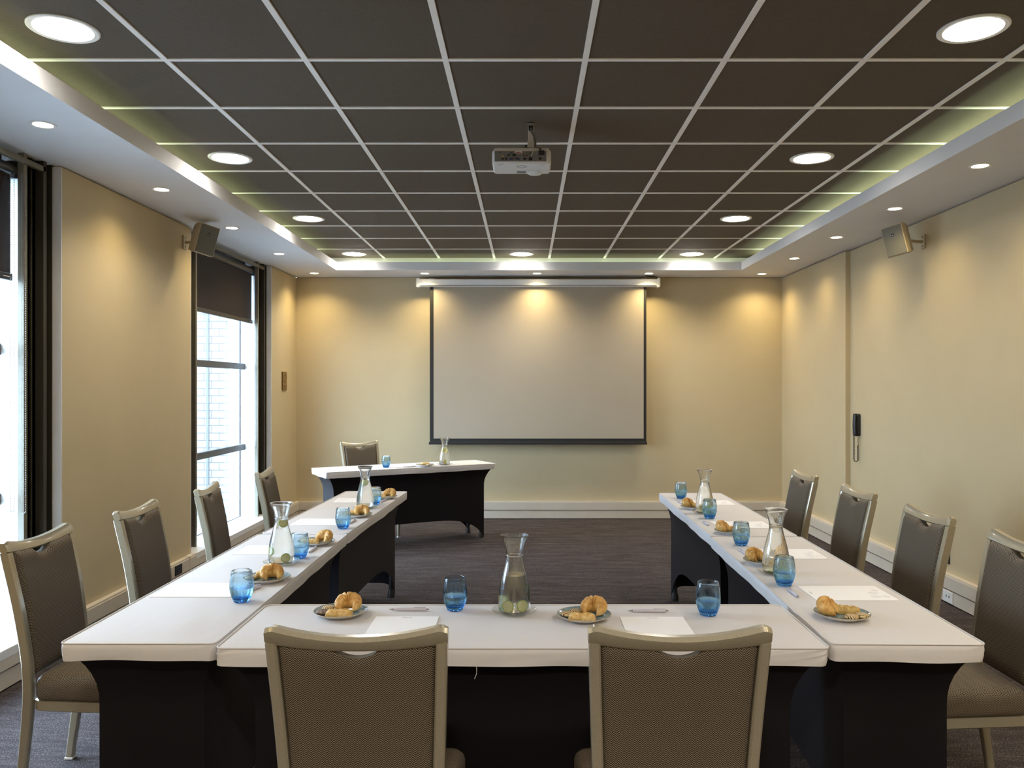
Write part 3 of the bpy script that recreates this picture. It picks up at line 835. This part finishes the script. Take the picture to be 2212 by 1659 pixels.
# ------------------------------------------------------------------ chairs
def chair_proto():
    r = empty('banquet_chair')
    ZTOP = .94
    knots = [(0, -.250), (.20, -.225), (.36, -.206), (.50, -.206), (.70, -.234), (.90, -.276), (.95, -.287)]
    def yc(z):
        for (z0, a), (z1, b) in zip(knots, knots[1:]):
            if z <= z1 or z1 == .95:
                t = (z - z0) / (z1 - z0); return a + (b - a) * t
    def ysm(z): return sum(yc(max(0, min(.95, z + d))) for d in (-.06, -.03, 0, .03, .06)) / 5
    def hw(z): return .176 + (z / ZTOP) * .038
    def rtop(x): q = x / hw(.92); return .922 + .028 * q * q
    def rbot(x): q = x / hw(.89); return .888 + .015 * q * q
    # rear legs run up into the back posts
    for s in (-1, 1):
        rings = []
        for i in range(26):
            z = rbot(hw(.89)) * i / 25 + (.004 if i == 0 else 0)
            x = s * (hw(z) - .014); y = ysm(z); d = .0185 - .004 * max(0, (.3 - z) / .3)
            w_ = .0135
            c = .0045
            sec = [(-w_ + c, -d), (w_ - c, -d), (w_, -d + c), (w_, d - c), (w_ - c, d), (-w_ + c, d), (-w_, d - c), (-w_, -d + c)]
            rings.append([(x + a, y + b, z) for a, b in sec])
        lg = Mesh().loft(rings).build('leg', M['metal'], r, smooth=35)
        Mesh().box(s * (hw(0) - .014) - .015, s * (hw(0) - .014) + .015, ysm(0) - .017, ysm(0) + .017, 0, .010).build('glide', M['white'], lg, bevel=.003)
    # front legs
    for s in (-1, 1):
        rings = []
        for i in range(7):
            z = .004 + .346 * i / 6; w_ = .0115 + .0055 * i / 6; c = .004
            x = s * (.186 + .004 * i / 6); y = .172 - .004 * (1 - i / 6)
            sec = [(-w_ + c, -w_), (w_ - c, -w_), (w_, -w_ + c), (w_, w_ - c), (w_ - c, w_), (-w_ + c, w_), (-w_, w_ - c), (-w_, -w_ + c)]
            rings.append([(x + a, y + b, z) for a, b in sec])
        lg = Mesh().loft(rings).build('leg', M['metal'], r, smooth=35)
        Mesh().box(s * .186 - .0135, s * .186 + .0135, .168 - .0135, .168 + .0135, 0, .010).build('glide', M['white'], lg, bevel=.003)
    # crest rail, dipped and bowed
    rings = []; n = 36; H = hw(.92)
    for i in range(n + 1):
        t = -1 + 2 * i / n; x = t * H
        edge = abs(t)
        zt = rtop(x) - (.012 if edge > .999 else (.0035 if edge > .94 else 0)); zb = rbot(x)
        bow = -.013 * (1 - t * t)
        d = .0175 if edge < .999 else .014
        c = .006
        def Y(z): return ysm(z) + bow
        sec = [(Y(zb) - d + c, zb), (Y(zb) + d - c, zb), (Y(zb) + d, zb + c), (Y(zt) + d, zt - c * 1.6), (Y(zt) + d - c * 1.3, zt), (Y(zt) - d + c * 1.3, zt), (Y(zt) - d, zt - c * 1.6), (Y(zb) - d, zb + c)]
        rings.append([(x, a, b) for a, b in sec])
    Mesh().loft(rings).build('top_rail', M['metal'], r, smooth=40)
    # padded back with the hand hold scooped out of its top edge
    nu, nv = 40, 30; zb = .452; fr = []; bk = []
    for j in range(nv + 1):
        v = j / nv
        for i in range(nu + 1):
            u = -1 + 2 * i / nu
            xt = u * (hw(.88) - .027)
            top = rbot(xt) + .004
            if abs(xt) < .056: top -= .024 * (1 - (xt / .056) ** 2) ** .8 + .0
            z = zb + (top - zb) * v
            x = u * (hw(z) - .0265)
            bow = -.013 * (1 - u * u) * max(0, (z - .5) / .42)
            e = min(1, (1 - abs(u)) / .10) ** .5 * min(1, (1 - v) / .05 + .25) ** .5 * min(1, v / .05 + .1) ** .5
            y = ysm(z) + bow
            fr.append((x, y + .004 + .026 * e, z)); bk.append((x, y - .003 - .010 * e, z))
    N = (nu + 1) * (nv + 1); f = []
    for j in range(nv):
        for i in range(nu):
            a = j * (nu + 1) + i; b = a + 1; c = b + nu + 1; d = c - 1
            f.append((a, b, c, d)); f.append((N + d, N + c, N + b, N + a))
    rim = [i for i in range(nu + 1)] + [j * (nu + 1) + nu for j in range(1, nu + 1 - 0) if j <= nv] + [nv * (nu + 1) + i for i in range(nu - 1, -1, -1)] + [j * (nu + 1) for j in range(nv - 1, 0, -1)]
    for a, b in zip(rim, rim[1:] + rim[:1]): f.append((a, N + a, N + b, b))
    Mesh().add(fr + bk, f).build('backrest', M['fabric'], r, smooth=50, uv='xz')
    # seat: trapezoid cushion on a metal frame
    def out(ins, z, back=0.):
        P = []
        yb, yf, wb, wf, rr = -.186 - back + ins, .196 - ins, .192 - ins, .222 - ins, max(.006, .035 - ins * .5)
        base = rrect(1, 1, .18, 7)
        for (x, y, _) in base:
            t = (y + 1) / 2; P.append((x * (wb + (wf - wb) * t), yb + (yf - yb) * t, z))
        return P
    Mesh().loft([out(.014, .366), out(.003, .372), out(0, .385), out(0, .425), out(.004, .440), out(.014, .452), out(.034, .460), out(.08, .466), out(.14, .468)]).build('seat', M['fabric'], r, smooth=60, uv=True)
    Mesh().loft([out(.012, .328, .016), out(.008, .332, .016), out(.008, .364, .016), out(.012, .367, .016)]).build('seat_frame', M['metal'], r, smooth=35)
    return r
proto = chair_proto()
CH = [  # x, y of the top of the back, facing angle of the chair's +y axis
    (-.394, 1.890, 0, 'seen from behind, left of the two nearest the camera'),
    (.358, 1.890, 0, 'seen from behind, right of the two nearest the camera'),
    (-1.875, 3.115, -90, 'nearest the camera in the left side row'),
    (-1.835, 3.825, -88, 'second from the camera in the left side row'),
    (-1.806, 4.590, -83, 'third in the left side row, against the farther window'),
    (-1.758, 5.450, -85, 'farthest in the left side row'),
    (1.833, 2.980, 90, 'nearest the camera in the right side row'),
    (1.822, 3.667, 90, 'second from the camera in the right side row'),
    (1.825, 4.448, 90, 'third from the camera in the right side row'),
    (1.815, 5.275, 90, 'farthest in the right side row'),
    (-1.705, 8.30, 221, 'alone behind the angled head table')]
for i, (x, y, a, s) in enumerate(CH):
    o = proto if i == 0 else dup(proto)
    t = R(a); d = .285
    o.location = (x - d * sin(t), y + d * cos(t), 0); o.rotation_euler = (0, 0, t)
    tag(o, 'brown herringbone banquet chair ' + s, 'chair', 'banquet chairs around the tables')

# ------------------------------------------------------------------ table settings
PL = {'F1': 'left half of the front table', 'F2': 'right half of the front table',
      'L1': 'left row nearest the camera', 'L2': 'left row, second place', 'L3': 'left row, third place', 'L4': 'far end of the left row',
      'R1': 'right row nearest the camera', 'R2': 'right row, second place', 'R3': 'right row, third place', 'R4': 'far end of the right row',
      'H': 'angled head table'}
H0, HU, HN = Vector((-1.155, 7.825)), Vector((cos(R(30)), sin(R(30)))), Vector((-sin(R(30)), cos(R(30))))
def hd(u, n): q = H0 + HU * u + HN * n; return (q.x, q.y)

# tumblers -----------------------------------------------------------
def tumbler():
    r = empty('glass_tumbler')
    outer = [(0, 0), (.022, 0), (.0262, .002), (.0300, .010), (.0350, .022), (.0392, .036), (.0414, .050), (.0416, .060), (.0404, .076), (.0380, .094), (.0352, .110)]
    inner = [(.0334, .1102), (.0362, .094), (.0386, .076), (.0397, .060), (.0394, .050), (.0370, .036), (.0322, .024), (.0250, .016), (.014, .013), (0, .0125)]
    Mesh().lathe(outer + [(.0345, .1112)] + inner, 40).build('glass_body', M['blueglass'], r, smooth=60)
    wt = [(0, .0122), (.014, .0126), (.0252, .0156), (.0326, .0238), (.0375, .036), (.0399, .050), (.0399, .051), (0, .051)]
    Mesh().lathe(wt, 40).build('water', M['water'], r, smooth=60)
    return r
TU = {'F1': (-.242, 2.776), 'F2': (.609, 2.715), 'L1': (-1.009, 2.884), 'L2': (-1.007, 3.615), 'L3': (-.983, 4.368), 'L4': (-.977, 5.262),
      'R1': (.992, 3.119), 'R2': (1.036, 3.91), 'R3': (1.064, 4.705), 'R4': (1.056, 5.53), 'H': hd(-.223, -.06)}
ZS_ = ZT + .0006
p = tumbler(); first = True
for k, (x, y) in TU.items():
    o = p if first else dup(p); first = False
    o.location = (x, y, ZS_)
    tag(o, 'blue glass tumbler, ' + PL[k], 'glass', 'blue tumblers at each place')

# carafes ------------------------------------------------------------
OUT = [(0, .002), (.040, .0), (.0490, .003), (.0530, .012), (.0540, .030), (.0536, .052), (.0515, .076), (.0475, .098), (.0415, .122), (.0350, .146), (.0300, .166), (.0270, .182), (.0268, .192), (.0282, .206), (.0325, .226), (.0395, .245), (.0462, .2575)]
def carafe(level, etched=False):
    r = empty('water_carafe')
    inn = []
    for (x, z) in reversed(OUT[3:]):
        inn.append((x - .0026, z + (.001 if z > .25 else 0)))
    inn += [(.044, .010), (.02, .008), (0, .008)]
    prof = OUT + [(.0474, .2595), (.0462, .2606)] + inn
    Mesh().lathe(prof, 44).build('glass_body', M['glass'], r, smooth=60)
    Mesh().lathe([(.0268, .1905), (.0284, .1925), (.0284, .1945), (.0272, .1965)], 44).build('neck_ring', M['glass'], r, smooth=60)
    wp = [(0, .0075), (.02, .0075), (.0445, .0095), (.0513, .014)]
    for x, z in OUT[4:]:
        if z < level: wp.append((x - .0014, z))
    for (x0, z0), (x1, z1) in zip(OUT, OUT[1:]):
        if z0 <= level < z1: wp.append((x0 + (x1 - x0) * (level - z0) / (z1 - z0) - .0014, level))
    wp.append((0, level))
    Mesh().lathe(wp, 44).build('water', M['water'], r, smooth=60)
    if etched:
        text_mesh('etched_lettering', 'LIFE', .012, M['white'], r, (.0, -.0490, .092), (R(97), 0, 0))
    return r
def saucer():
    o = Mesh().lathe([(0, .0), (.045, .0), (.052, .002), (.070, .010), (.0765, .0135), (.0765, .0150), (.069, .0125), (.051, .0050), (.040, .0035), (0, .0035)], 44).build('glass_saucer', M['thinglass'], None, smooth=60)
    return o
def slice_(kind):
    r = empty(kind + '_slice')
    Mesh().lathe([(0, -.0024), (.0168, -.0024), (.0168, .0024), (0, .0024)], 28).build('flesh', M[kind], r, smooth=40)
    Mesh().lathe([(.0166, -.0026), (.0184, -.0024), (.0190, 0), (.0184, .0024), (.0166, .0026)], 28).build('rind', M['rind' if kind == 'lime' else 'lemonrind'], r, smooth=60)
    return r
CA = {'FC': ((-.039, 2.737), 'middle of the front table', .128, False), 'LC1': ((-1.052, 3.495), 'left row, nearer carafe', .188, False), 'LC2': ((-1.007, 5.09), 'left row, farther carafe', .186, False),
      'RC1': ((1.021, 3.318), 'right row, nearer carafe', .186, True), 'RC2': ((1.076, 4.89), 'right row, farther carafe', .186, False), 'HC': (hd(.357, -.11), 'angled head table', .172, False)}
sp0 = None; lime0 = slice_('lime'); lemon0 = slice_('lemon'); nl = {'lime': 0, 'lemon': 0}
def rotm(rx, ry, rz): return Matrix.Rotation(R(rz), 4, 'Z') @ Matrix.Rotation(R(ry), 4, 'Y') @ Matrix.Rotation(R(rx), 4, 'X')
SLICES = {  # offset in the carafe, tilt, which one
    'FC': [((-.020, -.034, .029), (82, 0, -8), 'lime', 'front left at the bottom'), ((.026, -.030, .030), (80, 0, 14), 'lime', 'front right at the bottom'), ((-.030, .012, .036), (75, 0, -55), 'lime', 'left at the back')],
    'LC1': [((.008, -.004, .172), (55, 25, 30), 'lime', 'in the neck'), ((-.036, -.008, .054), (82, 0, -40), 'lime', 'left, half way down'), ((.026, -.028, .030), (80, 0, 24), 'lime', 'right at the bottom')],
    'LC2': [((.0, -.010, .158), (70, 0, 6), 'lime', 'in the neck'), ((.008, -.012, .013), (0, 4, 0), 'lime', 'flat on the bottom')],
    'RC1': [((-.018, -.020, .014), (8, 4, 0), 'lime', 'flat on the bottom left'), ((.024, -.006, .017), (10, -8, 0), 'lime', 'flat on the bottom right')],
    'RC2': [((-.018, -.030, .030), (80, 0, -14), 'lime', 'upright at the bottom'), ((.030, .0, .026), (70, 0, 60), 'lime', 'leaning at the bottom right')],
    'HC': [((-.006, -.010, .142), (78, 0, 12), 'lemon', 'upper left'), ((.010, .008, .134), (74, 0, -40), 'lemon', 'upper right'), ((.006, -.022, .030), (70, 20, 60), 'lemon', 'at the bottom')]}
SHORT = {'FC': 'front table carafe', 'LC1': 'nearer carafe of the left row', 'LC2': 'farther carafe of the left row', 'RC1': 'nearer carafe of the right row', 'RC2': 'farther carafe of the right row', 'HC': 'head table carafe'}
for k, ((x, y), s, lv, et) in CA.items():
    if sp0 is None: sa = sp0 = saucer()
    else: sa = dup(sp0)
    sa.location = (x, y, ZS_); tag(sa, 'clear glass saucer under the ' + SHORT[k], 'saucer', 'glass saucers under the carafes')
    c = carafe(lv, et); c.location = (x, y, ZS_ + .0036)
    tag(c, 'clear glass carafe of water with %s slices, ' % ('lemon' if k == 'HC' else 'lime') + s, 'carafe', 'water carafes on the tables')
    for (dx, dy, dz), rt, kind, where in SLICES[k]:
        pr = lime0 if kind == 'lime' else lemon0
        o = pr if nl[kind] == 0 else dup(pr)
        nl[kind] += 1
        mm = rotm(*rt); o.rotation_euler = mm.to_euler(); o.location = (x + dx, y + dy, ZS_ + .0036 + dz)
        tag(o, '%s slice in the %s, %s' % (kind, SHORT[k], where), kind + ' slice', 'citrus slices in the carafes')

# notepads -----------------------------------------------------------
def notepad():
    r = empty('notepad')
    Mesh().box(-.1045, .1045, -.147, .147, 0, .0022).build('sheets', M['paper'], r, bevel=.0003, seg=1)
    text_mesh('printed_heading', 'MERCURE', .0075, M['ink'], r, (.0, .132, .00225), (0, 0, 0), .00008)
    dm = Mesh()
    for i, (x, y, q) in enumerate(((-.055, -.085, .020), (-.055, -.122, .016), (-.005, -.095, .020), (.035, -.118, .014))):
        dm.lathe([(0, .00008), (q, .00008), (q, 0)], 24, Matrix.Translation((x, y, .00222)))
    dm.build('printed_dots', M['paleink'], r)
    return r
PD = {'F1': ((-.392, 2.545), 0), 'F2': ((.415, 2.540), 0), 'L1': ((-1.217, 3.046), -90), 'L2': ((-1.183, 3.79), -90), 'L3': ((-1.152, 4.58), -90), 'L4': ((-1.128, 5.445), -88),
      'R1': ((1.184, 3.0), 90), 'R2': ((1.192, 3.70), 90), 'R3': ((1.188, 4.48), 90), 'R4': ((1.203, 5.335), 90), 'H': (hd(-.06, .04), 210)}
p = notepad(); first = True
for k, ((x, y), a) in PD.items():
    o = p if first else dup(p); first = False
    o.location = (x, y, ZS_); o.rotation_euler = (0, 0, R(a))
    tag(o, 'white notepad with pale printed dots, ' + PL[k], 'notepad', 'notepads at each place')

# pens ---------------------------------------------------------------
def pen():
    r = empty('ballpoint_pen')
    q = Matrix.Rotation(pi / 2, 4, 'Y')
    T = Matrix.Translation((0, 0, .0056)) @ q
    Mesh().lathe([(0, -.052), (.0042, -.052), (.0054, -.030), (.0056, .0), (.0056, .056), (.0048, .058), (0, .058)], 16, T).build('barrel', M['pen'], r, smooth=40)
    Mesh().lathe([(0, -.0685), (.0008, -.068), (.0020, -.060), (.0042, -.0515), (0, -.0515)], 14, T).build('tip', M['pentip'], r, smooth=40)
    Mesh().lathe([(0, .0575), (.0026, .0575), (.0026, .068), (0, .0685)], 12, T).build('push_button', M['pentip'], r, smooth=40)
    Mesh().box(.018, .057, -.0022, .0022, .0112, .0136).build('clip', M['pen'], r, bevel=.0006)
    Mesh().box(.008, .030, .0030, .0046, .0095, .0102).build('printed_mark', M['ink'], r)
    return r
PN = {'F1': ((-.398, 2.765), 0), 'F2': ((.413, 2.747), 0), 'L1': ((-1.026, 3.030), 72), 'L2': ((-.990, 3.773), 88), 'L3': ((-.9725, 4.56), 86), 'L4': ((-.944, 5.395), 84),
      'R1': ((.983, 2.990), 90), 'R2': ((.997, 3.724), 92), 'R3': ((.998, 4.503), 94), 'R4': ((1.013, 5.33), 92), 'H': (hd(-.02, -.15), 30)}
p = pen(); first = True
for k, ((x, y), a) in PN.items():
    o = p if first else dup(p); first = False
    o.location = (x, y, ZS_); o.rotation_euler = (0, 0, R(a))
    tag(o, 'pale lilac ballpoint pen, ' + PL[k], 'pen', 'pens at each place')

# plates -------------------------------------------------------------
def plate():
    r = empty('side_plate')
    Mesh().lathe([(0, .0015), (.045, .0015), (.047, 0), (.050, 0), (.052, .003), (.066, .0075), (.082, .0140), (.0890, .0185), (.0880, .0190), (.081, .0155), (.064, .0098), (0, .0080)], 48).build('dish', M['china'], r, smooth=50)
    Mesh().lathe([(0, .0087), (.062, .0100), (.080, .0160), (.0866, .0193)], 48).build('inner_glaze', M['glaze'], r, smooth=50)
    Mesh().tube([(.0887 * cos(2 * pi * i / 48), .0887 * sin(2 * pi * i / 48), .0192) for i in range(48)], .0011, 6, closed=True).build('rim_line', M['rim'], r, smooth=60)
    return r
PT = {'F1': (-.617, 2.709), 'F2': (.191, 2.665), 'L1': (-1.016, 3.19), 'L2': (-1.0155, 3.93), 'L3': (-.992, 4.77), 'L4': (-.967, 5.54),
      'R1': (1.043, 2.68), 'R2': (1.028, 3.503), 'R3': (1.070, 4.22), 'R4': (1.055, 5.07), 'H': hd(.145, -.125)}
def croissant():
    rings = []; n = 110
    for i in range(n + 1):
        t = i / n; a = R(-46 + 272 * t); q = abs(2 * t - 1)
        base = (max(0., 1 - q ** 2.4)) ** .62
        fr = abs(sin(q * 5.0 * pi / 1.0 + .9)) ** .55
        rad = max(.0015, .0222 * base * (.87 + .16 * fr))
        cx, cy = .0280 * cos(a), .0248 * sin(a)
        zc = rad * 1.2
        rings.append([(cx + rad * cos(b) * cos(a), cy + rad * cos(b) * sin(a), zc + rad * 1.22 * sin(b)) for b in [2 * pi * k / 18 for k in range(18)]])
    return Mesh().loft(rings).build('croissant', M['croissant'], None, smooth=60)
def puff(name, hx, hy, h, mt, kind):
    nx, ny = 36, 22; top = []; bot = []
    for j in range(ny + 1):
        for i in range(nx + 1):
            u = -1 + 2 * i / nx; v = -1 + 2 * j / ny
            e = (max(0, 1 - abs(u) ** 9) * max(0, 1 - abs(v) ** 7)) ** .5
            if kind == 'lattice':
                k = max(abs(sin((u * 3.2 + v * 1.6) * pi / 1.6)), abs(sin((u * 3.2 - v * 1.6) * pi / 1.6)))
                z = h * (.55 + .45 * k) * e
            else:
                z = h * e * (.86 + .10 * sin(u * 9 + v * 2) * cos(v * 5) + .08 * sin(v * 7 - u * 3))
            x = u * hx * (1 - .05 * v * v + .03 * sin(v * 6)); y = v * hy * (1 - .06 * u * u + .04 * sin(u * 8))
            top.append((x, y, z + .001)); bot.append((x * .97, y * .97, 0))
    N = len(top); f = []
    for j in range(ny):
        for i in range(nx):
            a = j * (nx + 1) + i; b = a + 1; c = b + nx + 1; d = c - 1
            f.append((a, b, c, d)); f.append((N + d, N + c, N + b, N + a))
    rim = list(range(nx + 1)) + [j * (nx + 1) + nx for j in range(1, ny + 1)] + [ny * (nx + 1) + i for i in range(nx - 1, -1, -1)] + [j * (nx + 1) for j in range(ny - 1, 0, -1)]
    for a, b in zip(rim, rim[1:] + rim[:1]): f.append((a, N + a, N + b, b))
    return Mesh().add(top + bot, f).build(name, mt, None, smooth=60)
def biscuit(mt):
    return Mesh().lathe([(0, 0), (.018, 0), (.0225, .002), (.0232, .005), (.0215, .0085), (.016, .0108), (.008, .0118), (0, .012)], 26).build('biscuit', mt, None, smooth=60)
FOOD = {  # kind, dx, dy, turn
    'F1': [('croissant', .020, .016, 0), ('danish', .004, -.045, 4), ('biscuit', -.047, .026, 0), ('choco', -.054, -.022, 30)],
    'F2': [('croissant', .030, .014, -28), ('danish', -.010, -.044, -8), ('biscuit', -.026, .040, 20), ('biscuit', -.055, .000, 80)],
    'R1': [('croissant', -.036, .000, 60), ('lattice', .024, .026, -22), ('biscuit', .012, -.050, 10), ('biscuit', .052, -.034, 70)],
    'L1': [('croissant', .024, -.016, 20), ('lattice', -.012, .036, 10), ('biscuit', -.056, -.012, 40)],
    'L2': [('croissant', .034, .000, -30), ('danish', -.020, -.034, 8), ('biscuit', -.010, .042, 0), ('choco', -.058, .016, 50)],
    'L3': [('croissant', .030, -.010, 10), ('danish', -.014, .038, 0), ('biscuit', -.052, -.016, 10)],
    'L4': [('croissant', .034, .002, -20), ('danish', -.026, -.030, 14), ('biscuit', -.030, .034, 0)],
    'R2': [('croissant', -.034, .000, 40), ('danish', .022, .036, 0), ('biscuit', .034, -.030, 30)],
    'R3': [('croissant', -.038, -.004, 60), ('danish', .014, .040, -10), ('choco', .044, -.010, 0), ('biscuit', .012, -.048, 60)],
    'R4': [('croissant', -.034, .000, 50), ('danish', .026, .032, 0), ('biscuit', .030, -.034, 0)],
    'H': [('danish', .0, .020, 30), ('biscuit', -.046, -.026, 0), ('biscuit', .036, -.036, 60)]}
FN = {'croissant': ('golden curved croissant on the plate, ', 'croissant'), 'danish': ('rectangular puff pastry on the plate, ', 'pastry'), 'lattice': ('lattice topped pastry on the plate, ', 'pastry'),
      'biscuit': ('biscuit drizzled with chocolate on the plate, ', 'biscuit'), 'choco': ('sugared dark biscuit on the plate, ', 'biscuit')}
protos = {'croissant': croissant(), 'danish': puff('puff_pastry', .044, .023, .023, M['danish'], 'puff'), 'lattice': puff('lattice_pastry', .044, .024, .022, M['lattice'], 'lattice'),
          'biscuit': biscuit(M['cookie']), 'choco': biscuit(M['choco'])}
protos['choco'].name = 'biscuit'
usedp = set()
p = plate(); first = True
for k, (x, y) in PT.items():
    o = p if first else dup(p); first = False
    o.location = (x, y, ZS_)
    tag(o, 'round blue grey plate of pastries, ' + PL[k], 'plate', 'pastry plates at each place')
    nb = sum(1 for q in FOOD[k] if q[0] == 'biscuit'); seen = 0
    for kind, dx, dy, a in FOOD[k]:
        pr = protos[kind]
        q = pr if kind not in usedp else dup(pr)
        usedp.add(kind)
        rr = sqrt(dx * dx + dy * dy)
        q.location = (x + dx, y + dy, ZS_ + .0098 + (.0035 if (kind in ('biscuit', 'choco') and rr > .05) else .004 if kind == 'croissant' else 0)); q.rotation_euler = (0, 0, R(a))
        lab = FN[kind][0] + PL[k]
        if kind == 'biscuit' and nb > 1:
            seen += 1
            lab = ('%s of two drizzled biscuits on the plate, ' % ('right hand' if (seen == 1) == (k in ('F2',)) else 'left hand')) + PL[k]
        tag(q, lab, FN[kind][1], 'pastries on the plates')

# ------------------------------------------------------------------ daylight, camera, view
W = bpy.data.worlds.new('overcast_sky'); S.world = W; W.use_nodes = True
nt = W.node_tree; bg = nt.nodes['Background']
bg.inputs[0].default_value = (.56, .75, 1.0, 1); bg.inputs[1].default_value = SKY
cam = bpy.data.cameras.new('camera'); co = bpy.data.objects.new('camera', cam); C.objects.link(co)
cam.sensor_fit = 'HORIZONTAL'; cam.sensor_width = 36; cam.lens = 36 * 1755 / 2212
cam.shift_x = -30 / 2212; cam.shift_y = 5.5 / 2212
cam.clip_start = .05; cam.clip_end = 100
co.location = (0, 0, 1.5); co.rotation_euler = (pi / 2, 0, 0)
S.camera = co

vs = S.view_settings
S.display_settings.display_device = 'sRGB'
vs.view_transform = 'Standard'; vs.look = 'None'; vs.exposure = 0.52; vs.gamma = 1.0; vs.use_curve_mapping = False
cy = S.cycles
cy.use_denoising = True
cy.max_bounces = 16; cy.transmission_bounces = 14; cy.transparent_max_bounces = 16; cy.diffuse_bounces = 5; cy.glossy_bounces = 5
cy.sample_clamp_indirect = 8
cy.caustics_reflective = True; cy.caustics_refractive = True
